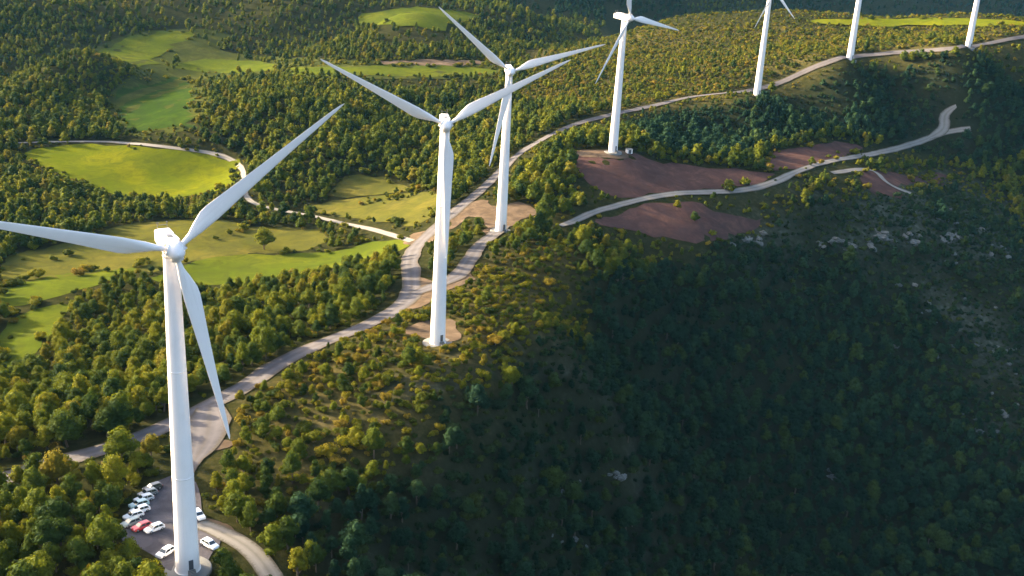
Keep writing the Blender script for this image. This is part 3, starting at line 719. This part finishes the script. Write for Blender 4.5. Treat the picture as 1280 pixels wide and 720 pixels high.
def blade_mesh(L=38.0):
    """blade along +Z, leading edge to -X, pressure side to +Y (towards the wind)"""
    V = []; Fs = []; K = 20
    st = [(0, .95, .95, 0), (.03, .95, .95, 0), (.07, 1.25, .92, 10), (.12, 2.2, .78, 13), (.18, 3.0, .62, 12), (.22, 3.15, .53, 10.5), (.30, 2.85, .42, 8), (.42, 2.35, .31, 5.5), (.55, 1.9, .23, 3.5), (.7, 1.42, .16, 2), (.84, 1.0, .11, .8), (.94, .65, .07, 0), (.985, .36, .04, 0), (1, .10, .02, 0)]
    for f, c, t, tw in st:
        blend = min(1, max(0, (f - .03) / .13)); ax = .5 * (1 - blend) + .28 * blend
        for k in range(K):
            a = 2 * math.pi * k / K; xc = .5 - .5 * math.cos(a); circ_y = .5 * math.sin(a) * .95
            th = 5 * .2 * (.2969 * math.sqrt(xc) - .126 * xc - .3516 * xc ** 2 + .2843 * xc ** 3 - .1036 * xc ** 4) * 5 * .5
            af_y = (1 if a < math.pi else -.75) * th * t * 2.0
            y = circ_y * (1 - blend) + af_y * blend if blend < 1 else af_y
            X = (xc - ax) * c; Y = y * (c if blend < .01 else (1 - blend) * c + blend * 1.0)
            ct, s_ = math.cos(R(tw)), math.sin(R(tw)); X, Y = X * ct + Y * s_, -X * s_ + Y * ct
            V.append((X, Y + 1.3 * f * f, f * L))
    n = len(st)
    for i in range(n - 1):
        for k in range(K): Fs.append((i * K + k, (i + 1) * K + k, (i + 1) * K + (k + 1) % K, i * K + (k + 1) % K))
    Fs.append(tuple((n - 1) * K + k for k in range(K))); Fs.append(tuple(range(K - 1, -1, -1)))
    return mesh_from('blade', V, Fs)
def lathe(prof, K=32, axis='Y'):
    V = []; Fs = []
    for rr, z in prof:
        for k in range(K): a = 2 * math.pi * k / K; V.append((rr * math.cos(a), z, rr * math.sin(a)) if axis == 'Y' else (rr * math.cos(a), rr * math.sin(a), z))
    for i in range(len(prof) - 1):
        for k in range(K): Fs.append((i * K + k, i * K + (k + 1) % K, (i + 1) * K + (k + 1) % K, (i + 1) * K + k))
    return V, Fs
def bevel_box(bm, lo, hi, bev=0.0, seg=2, taper=None):
    c = [(a + b) / 2 for a, b in zip(lo, hi)]; s = [(b - a) for a, b in zip(lo, hi)]
    g = bmesh.ops.create_cube(bm, size=1, matrix=Matrix.Translation(c) @ Matrix.Diagonal((*s, 1)))
    vs_ = g['verts']
    if taper: taper(vs_)
    if bev:
        es = list({e for v in vs_ for e in v.link_edges}); bmesh.ops.bevel(bm, geom=es, offset=bev, segments=seg, affect='EDGES', profile=.6)
def nacelle_mesh():
    bm = bmesh.new()
    def tp(vs_):
        for v in vs_:
            if v.co.y < -4: v.co.z = 1.5 if v.co.z > 0 else -.7; v.co.x *= .86
            elif v.co.y > 1: v.co.x *= .9
    bevel_box(bm, (-1.55, -6.0, -1.5), (1.55, 1.9, 1.75), .35, 3, tp)
    bevel_box(bm, (-1.05, -4.6, 1.55), (1.05, -1.2, 1.98), .12, 2)
    return from_bm('nacelle', bm, False)
tower_m = tower_mesh(); tower_m.materials.append(MAT['white'])
blade_m = blade_mesh(); blade_m.materials.append(MAT['white'])
nac_m = nacelle_mesh(); nac_m.materials.append(MAT['white'])
V, Fs = lathe([(1.35, 0), (1.6, .25), (1.65, 1.5), (1.5, 2.4), (1.05, 3.2), (.5, 3.65), (.02, 3.8)]); hub_m = mesh_from('hub', V, Fs); hub_m.materials.append(MAT['white'])
V, Fs = lathe([(1.12, -.15), (1.12, .8), (1.0, .82)], 24, 'Z'); Vc = V; collar_m = mesh_from('blade_collar', V, Fs); collar_m.materials.append(MAT['white'])
V, Fs = lathe([(4.6, -1.5), (4.6, .12), (4.4, .2), (2.4, .25)], 40, 'Z'); found_m = mesh_from('foundation', V, Fs); found_m.materials.append(MAT['concrete'])
bm = bmesh.new(); bevel_box(bm, (-.45, -.06, 0), (.45, .06, 2.1), .03, 1); door_m = from_bm('door', bm); door_m.materials.append(MAT['darkgrey'])
bm = bmesh.new()
for k in range(6): bevel_box(bm, (-.7, -.3 - .26 * k, 0), (.7, -.1 - .26 * k, .17 * (7 - k)))
steps_m = from_bm('steps', bm); steps_m.materials.append(MAT['concrete'])
bm = bmesh.new(); bevel_box(bm, (-.9, -.04, 0), (-.82, .04, 1.3)); bevel_box(bm, (.82, -.04, 0), (.9, .04, 1.3)); bevel_box(bm, (-.95, -.03, .9), (.95, .03, .98))
bmesh.ops.create_uvsphere(bm, u_segments=8, v_segments=6, radius=.16, matrix=Matrix.Translation((-.86, 0, 1.4))); bevel_box(bm, (.5, -.05, 1.25), (1.1, .02, 1.42), .01, 1)
mast_m = from_bm('wind_vane', bm); mast_m.materials.append(MAT['darkgrey'])
bm = bmesh.new(); bevel_box(bm, (-.5, -.6, 0), (.5, .6, .07), .03, 1); hatch_m = from_bm('hatch', bm); hatch_m.materials.append(MAT['darkgrey'])
def place(name, me, parent, mat4):
    o = bpy.data.objects.new(name, me); COL.objects.link(o); o.parent = parent; o.matrix_local = mat4; return o
def turbine(px_, py_, base, yaw, tilt, phase, label, hub_up=1.5):
    t = empty('wind_turbine', base); tag(t, label, 'wind turbine', 'wind turbines along the ridge')
    I = Matrix.Identity(4)
    tw = place('tower', tower_m, t, I); fo = place('foundation', found_m, t, I)
    place('door', door_m, tw, Matrix.Rotation(R(35), 4, 'Z') @ Matrix.Translation((0, -2.31, 1.35)))
    place('steps', steps_m, fo, Matrix.Rotation(R(35), 4, 'Z') @ Matrix.Translation((0, -2.3, .15)))
    A = Matrix.Translation((0, 0, H_HUB)) @ Matrix.Rotation(-R(yaw), 4, 'Z')          # local +Y looks into the wind
    na = place('nacelle', nac_m, t, A @ Matrix.Rotation(R(max(0, tilt)) * .3, 4, 'X'))
    place('wind_vane', mast_m, na, Matrix.Translation((0, -5.3, 1.48))); place('hatch', hatch_m, na, Matrix.Translation((0, -.1, 1.72)))
    Hm = A @ Matrix.Rotation(R(tilt), 4, 'X') @ Matrix.Translation((0, 1.9, .4)); hb = place('hub', hub_m, t, Hm)
    for k in range(3):
        q = Hm @ Matrix.Translation((0, 1.35, 0)) @ Matrix.Rotation(R(phase + 120 * k), 4, 'Y') @ Matrix.Rotation(-R(4), 4, 'X') @ Matrix.Translation((0, 0, 1.0))
        b = place('blade', blade_m, t, q); place('collar', collar_m, b, Matrix.Identity(4))
    return t
TB = [((235, 712), 148, -5, 72, 'nearest white wind turbine, standing beside the car park at lower left'),
      ((547, 429), 172, -5, 62, 'white wind turbine on the crest beside the road, second from the car park'),
      ((626, 289), 172, -5, 50, 'white wind turbine on tan bare ground where the gravel roads meet'),
      ((766, 190), 132, -5, 20, 'white wind turbine at the edge of the upper red ploughed field'),
      ((946, 119), 124, -4, 2, 'white wind turbine on the ridge road, the third counting from the farthest'),
      ((1062, 75), 165, 0, 0, 'white wind turbine on the ridge road, next to the farthest one'),
      ((1210, 60), 165, 0, 25, 'farthest white wind turbine, standing at the right end of the ridge')]
for (bp, yaw, ti, ph, lab) in TB:
    q = px(*bp); turbine(*bp, (q[0], q[1], q[2] + .05), yaw, ti, ph, lab)

q = px(786, 192); t = empty('transformer_cabinet', (q[0], q[1], q[2] + .1), .4); tag(t, 'small pale cabinet beside the foot of the turbine at the red field', 'cabinet')
bm = bmesh.new(); bevel_box(bm, (-1.5, -1.1, 0), (1.5, 1.1, 2.3), .06, 2); o = from_bm('cabinet_body', bm); o.materials.append(MAT['white']); place('body', o, t, Matrix.Identity(4))
bm = bmesh.new(); bevel_box(bm, (-1.7, -1.3, 2.3), (1.7, 1.3, 2.48), .04, 1); o = from_bm('cabinet_roof', bm); o.materials.append(MAT['concrete']); place('roof', o, t, Matrix.Identity(4))
bm = bmesh.new(); bevel_box(bm, (-.8, -1.14, .1), (.8, -1.08, 2.1), .02, 1); o = from_bm('cabinet_door', bm); o.materials.append(MAT['darkgrey']); place('door', o, t, Matrix.Identity(4))

# ------------------------------------------------------------------ cars
glass = plain('dark car glass', (.02, .03, .035), .08, 0, .8); rubber = plain('tyre rubber', (.02, .02, .02), .9); rim = plain('alloy rim', (.45, .45, .46), .35, .8)
lampm = plain('headlamp glass', (.7, .7, .68), .15); redm = plain('tail lamp red', (.35, .01, .01), .2); trim = plain('black plastic trim', (.03, .03, .03), .6)
def carpaint(n, c): 
    m = NT(n); b = m.bsdf(c, .3, spec=.5); b.inputs['Coat Weight'].default_value = .6; b.inputs['Coat Roughness'].default_value = .08; return m.m
PAINT = dict(white=carpaint('white car paint', (.78, .78, .77)), red=carpaint('red car paint', (.50, .012, .015)), silver=carpaint('silver car paint', (.45, .47, .48)), grey=carpaint('grey car paint', (.14, .15, .15)),
             black=carpaint('black car paint', (.02, .02, .025)), teal=carpaint('pale teal car paint', (.30, .45, .45)), sage=carpaint('grey green car paint', (.25, .30, .27)))
def extrude_profile(prof, half, narrow, bev=.06):
    """side outline (y along the car, z up) made solid; the top leans inward"""
    bm = bmesh.new(); L = [bm.verts.new((-half, y, z)) for y, z in prof]; Rr = [bm.verts.new((half, y, z)) for y, z in prof]; n = len(prof)
    bm.faces.new(L[::-1]); bm.faces.new(Rr)
    for i in range(n): bm.faces.new((L[i], L[(i + 1) % n], Rr[(i + 1) % n], Rr[i]))
    for v in bm.verts: v.co.x *= narrow(v.co.y, v.co.z)
    bmesh.ops.recalc_face_normals(bm, faces=bm.faces)
    if bev: bmesh.ops.bevel(bm, geom=[e for e in bm.edges if abs(e.verts[0].co.x - e.verts[1].co.x) < .6], offset=bev, segments=2, affect='EDGES', clamp_overlap=True)
    return bm
def arch(cy, r=.36, z0=.24, n=7): return [(cy - r * math.cos(math.pi * i / (n - 1)), z0 + r * math.sin(math.pi * i / (n - 1)) * .95) for i in range(n)]
def make_car(kind):
    L = 4.25 if kind == 'car' else 4.9; zt = 1.47 if kind == 'car' else 1.95; hl = L / 2
    waist = .88 if kind == 'car' else 1.05
    low = [(-hl, .32)] + arch(-hl + .80) + arch(hl - .82) + [(hl, .30), (hl + .02, .58), (hl - .12, .80), (hl - 1.05, waist + .05), (-hl + .10, waist + .08), (-hl - .02, .62)]
    bm = extrude_profile(low, .88, lambda y, z: (1 - .10 * max(0, (abs(y) - hl + .5) / .5)) * (1 - .06 * max(0, z - .6)))
    fy, ry = (hl - 1.05, -hl + .12) if kind == 'car' else (hl - .85, -hl + .05)
    top = [(ry + .02, waist), (fy, waist), (fy - .72, zt - .05), (fy - 1.0, zt), (ry + .75, zt), (ry + .42, zt - .07)]
    cab = extrude_profile(top, .80, lambda y, z: 1 - .20 * max(0, z - waist) / (zt - waist), .05)
    tmp = bpy.data.meshes.new('t'); cab.to_mesh(tmp); cab.free(); bm.from_mesh(tmp); bpy.data.meshes.remove(tmp)
    body = from_bm('car_body', bm, False)
    def wf(z): return .80 * (1 - .20 * max(0, z - waist) / (zt - waist)) + .012
    g = []
    def q(pts, nm): V = [p for p in pts]; me = mesh_from(nm, V, [tuple(range(len(V)))], False); me.materials.append(glass); g.append(me)
    zl, zh = waist + .05, zt - .11
    def lerp_front(z): f = (z - waist) / (zt - .05 - waist); return fy - .72 * f
    def lerp_back(z): f = (z - waist) / (zt - .07 - waist); return ry + .02 + .40 * f
    e = .018
    q([(-wf(zl) + .09, lerp_front(zl) + e, zl + .02), (wf(zl) - .09, lerp_front(zl) + e, zl + .02), (wf(zh) - .09, lerp_front(zh) + e, zh + .01), (-wf(zh) + .09, lerp_front(zh) + e, zh + .01)], 'windscreen')
    q([(-wf(zl) + .12, lerp_back(zl) - e, zl + .02), (-wf(zh) + .12, lerp_back(zh) - e, zh), (wf(zh) - .12, lerp_back(zh) - e, zh), (wf(zl) - .12, lerp_back(zl) - e, zl + .02)], 'rear_window')
    for s in (-1, 1):
        ym = (fy + ry) / 2 - .1
        for a, b_, fr in ((ym + .05, None, True), (None, ym - .05, False)):
            if fr: P4 = [(s * wf(zl), a, zl), (s * wf(zl), lerp_front(zl) - .16, zl), (s * wf(zh), lerp_front(zh) - .12, zh), (s * wf(zh), a, zh)]
            else: P4 = [(s * wf(zl), lerp_back(zl) + .25, zl), (s * wf(zl), b_, zl), (s * wf(zh), b_, zh), (s * wf(zh), lerp_back(zh) + .25, zh)]
            q(P4, 'side_window')
    return dict(body=body, glass=g, L=L, hl=hl, waist=waist)
V, Fs = lathe([(.18, .10), (.30, .11), (.325, .06), (.325, -.06), (.30, -.11), (.18, -.10)], 20, 'Y'); tyre_m = mesh_from('tyre', [(v[1], v[0], v[2]) for v in V], Fs); tyre_m.materials.append(rubber)
V, Fs = lathe([(.0, .085), (.05, .10), (.20, .095), (.20, -.095), (.05, -.10), (.0, -.085)], 14, 'Y'); rim_m = mesh_from('rim', [(v[1], v[0], v[2]) for v in V], Fs); rim_m.materials.append(rim)
bm = bmesh.new(); bevel_box(bm, (-.20, -.06, -.09), (.20, .06, .09), .03, 1); hl_m = from_bm('headlight', bm); hl_m.materials.append(lampm)
bm = bmesh.new(); bevel_box(bm, (-.14, -.05, -.12), (.14, .05, .12), .03, 1); tl_m = from_bm('taillight', bm); tl_m.materials.append(redm)
bm = bmesh.new(); bevel_box(bm, (-.09, -.05, -.06), (.09, .05, .06), .02, 1); mi_m = from_bm('mirror', bm); mi_m.materials.append(trim)
CARS = {k: make_car(k) for k in ('car',)}
def car(kind, loc, rz, paint, label, nrm=None, cat=None, group='cars parked beside the nearest turbine'):
    c = CARS[kind]; t = empty('parked_car' if kind == 'car' else 'parked_van', loc, rz); tag(t, label, cat or kind, group)
    if nrm is not None: t.rotation_mode = 'QUATERNION'; t.rotation_quaternion = Vector((0, 0, 1)).rotation_difference(Vector(nrm)) @ Matrix.Rotation(rz, 3, 'Z').to_quaternion()
    b = bpy.data.objects.new('body', c['body']); COL.objects.link(b); b.parent = t
    if not c['body'].materials: c['body'].materials.append(PAINT['white'])
    b.material_slots[0].link = 'OBJECT'; b.material_slots[0].material = PAINT[paint]
    for g in c['glass']: place(g.name.split('.')[0], g, t, Matrix.Identity(4))
    hl = c['hl']
    for s in (-1, 1):
        for y in (-hl + .80, hl - .82):
            w_ = bpy.data.objects.new('wheel', tyre_m); COL.objects.link(w_); w_.parent = t; w_.location = (s * .78, y, .325)
            place('rim', rim_m, w_, Matrix.Identity(4))
        place('headlight', hl_m, t, Matrix.Translation((s * .58, hl - .06, .66))); place('taillight', tl_m, t, Matrix.Translation((s * .64, -hl + .04, .74)))
        place('mirror', mi_m, t, Matrix.Translation((s * .93, hl - 1.5, c['waist'] + .08)))
    return t
LOT = [  # picture position, heading (degrees clockwise from view direction), kind, paint, label
    ((193, 664), 218, 'car', 'white', 'white car parked right of the red car, nose towards the trees at lower left'),
    ((177, 662), 218, 'car', 'red', 'red car parked in the row, the only red one'),
    ((164, 657), 218, 'car', 'sage', 'grey green car parked under the trees left of the red car'),
    ((167, 648), 222, 'car', 'white', 'white car at the left edge of the row, just above the grey green car'),
    ((175, 641), 224, 'car', 'white', 'white car in the middle of the row, just below the pale teal car'),
    ((174, 634), 226, 'car', 'teal', 'pale teal car parked in the row against the trees'),
    ((180, 627), 228, 'car', 'silver', 'silver car parked in the row, between the pale teal and the dark grey car'),
    ((185, 620), 228, 'car', 'grey', 'dark grey car parked near the upper end of the row'),
    ((191, 613), 228, 'car', 'black', 'black car at the upper end of the row'),
    ((207, 694), 205, 'car', 'white', 'white car parked alone left of the foot of the nearest turbine'),
    ((262, 684), 125, 'car', 'white', 'white car parked right of the foot of the nearest turbine, beside the dirt track'),
    ((248, 647), 140, 'car', 'white', 'white car half hidden behind the tower of the nearest turbine'),
]
def normal(x, y):
    e = 1.5; v = np.array([-(hz(x + e, y)[0] - hz(x - e, y)[0]) / (2 * e), -(hz(x, y + e)[0] - hz(x, y - e)[0]) / (2 * e), 1.0]); return v / np.linalg.norm(v)
for (cp, hd, kind, pt, lab) in LOT:
    q = px(*cp); car(kind, (q[0], q[1], q[2] + .18), -R(hd), pt, lab, normal(q[0], q[1]), group=None)

# ------------------------------------------------------------------ rocks on the slope
ROCKM = []
for k in range(5):
    bm = bmesh.new(); bmesh.ops.create_icosphere(bm, subdivisions=3, radius=1); rr = np.random.default_rng(500 + k); o_ = rr.uniform(0, 50, 3)
    for v in bm.verts:
        c = v.co; f = 1 + .35 * float(vnoise(np.array([c.x * 1.6 + o_[0]]), np.array([c.y * 1.6 + c.z * 2 + o_[1]]), 3)[0]) + .15 * float(vnoise(np.array([c.x * 5 + o_[0]]), np.array([c.y * 5 + c.z * 4 + o_[1]]), 4)[0])
        v.co = Vector((c.x * f * 1.5, c.y * f * .9, round(c.z * f * 2.2) / 2.2 * .35 + c.z * f * .25))
    me = from_bm('rock', bm, False); me.materials.append(MAT['rock']); ROCKM.append(me)
ROCKS = []
rr = np.random.default_rng(77)
for cx, cy, sx, sy, n, s0, s1 in [(1150, 298, 60, 6, 26, 1.2, 2.6), (1060, 305, 40, 6, 12, 1, 2.2), (1225, 300, 45, 30, 12, .8, 1.8), (1130, 262, 60, 14, 10, .6, 1.5), (935, 296, 22, 12, 6, 1, 2.4),
        (720, 660, 6, 16, 4, .8, 1.6), (690, 640, 80, 50, 6, .4, .8), (780, 590, 14, 10, 4, .7, 1.5), (1040, 590, 16, 10, 5, .8, 1.8), (1225, 530, 30, 18, 8, 1, 2.2), (1180, 400, 70, 50, 14, .6, 1.6), (1250, 470, 30, 40, 8, .6, 1.5), (905, 200, 300, 20, 0, 1, 1)]:
    for k in range(n):
        q = px(cx + rr.uniform(-1, 1) * sx, cy + rr.uniform(-1, 1) * sy)
        if q is not None and free(q[:1], q[1:2])[0]: ROCKS.append((q, rr.uniform(s0, s1), cy < 360))
RM = [(1060, 305, 'at the left end of the long outcrop'), (1110, 300, 'in the left half of the long outcrop'), (1160, 296, 'in the middle of the long outcrop'), (1205, 292, 'at the right end of the long outcrop'), (1250, 290, 'on the shoulder at the right edge'),
      (1090, 258, 'above the outcrop on its left'), (1150, 260, 'above the outcrop in its middle'), (1190, 265, 'above the outcrop on its right'), (935, 296, 'below the lower red field'), (720, 660, 'on the open slope at the bottom'), (650, 620, 'on the open slope left of the white rock'),
      (780, 590, 'among the trees right of the open slope'), (1040, 590, 'in the grey patch among the dark trees'), (1225, 530, 'on the bare patch at the right edge'), (1130, 400, 'on the slope below the outcrop, left'), (1220, 400, 'on the slope below the outcrop, right'), (1250, 470, 'between the trees near the right edge')]
for i, (q, s, up) in enumerate(ROCKS):
    o = bpy.data.objects.new('rock', ROCKM[i % 5]); COL.objects.link(o); o.location = q; o.scale = (s, s, s); o.rotation_euler = (rr.uniform(-.3, .3), rr.uniform(-.3, .3), rr.uniform(0, 6.28))
    u, v, _ = proj(q); w_ = min(RM, key=lambda m_: (m_[0] - u[0]) ** 2 + (m_[1] - v[0]) ** 2); sz = 'small' if s < 1.1 else 'middling' if s < 1.9 else 'large'
    tag(o, '%s pale limestone rock %s' % (sz, w_[2]), 'rock', 'limestone rocks ' + w_[2])

# ------------------------------------------------------------------ haze: the air between the camera and the far hills
zmin = float(HG.min()) - 1.5; zmax = max(float(HG.max()), 140) + 40
bm = bmesh.new(); bmesh.ops.create_cube(bm, size=1)
for v in bm.verts: v.co = Vector(((GX[0] - 20) if v.co.x < 0 else (GX[-1] + 20), (GY[0] - 20) if v.co.y < 0 else (GY[-1] + 20), zmin if v.co.z < 0 else zmax))
hm = from_bm('haze', bm); hz_m = bpy.data.materials.new('blue evening haze'); hz_m.use_nodes = True; t_ = hz_m.node_tree; t_.nodes.clear()
vo = t_.nodes.new('ShaderNodeVolumePrincipled'); vo.inputs['Color'].default_value = (.20, .58, 1.0, 1); vo.inputs['Density'].default_value = .000013; vo.inputs['Anisotropy'].default_value = 0
oo = t_.nodes.new('ShaderNodeOutputMaterial'); t_.links.new(vo.outputs[0], oo.inputs['Volume'])
ho = link('haze', hm, hz_m); tag(ho, 'thin blue haze in the air over the valley and far hills', 'haze', kind='stuff')
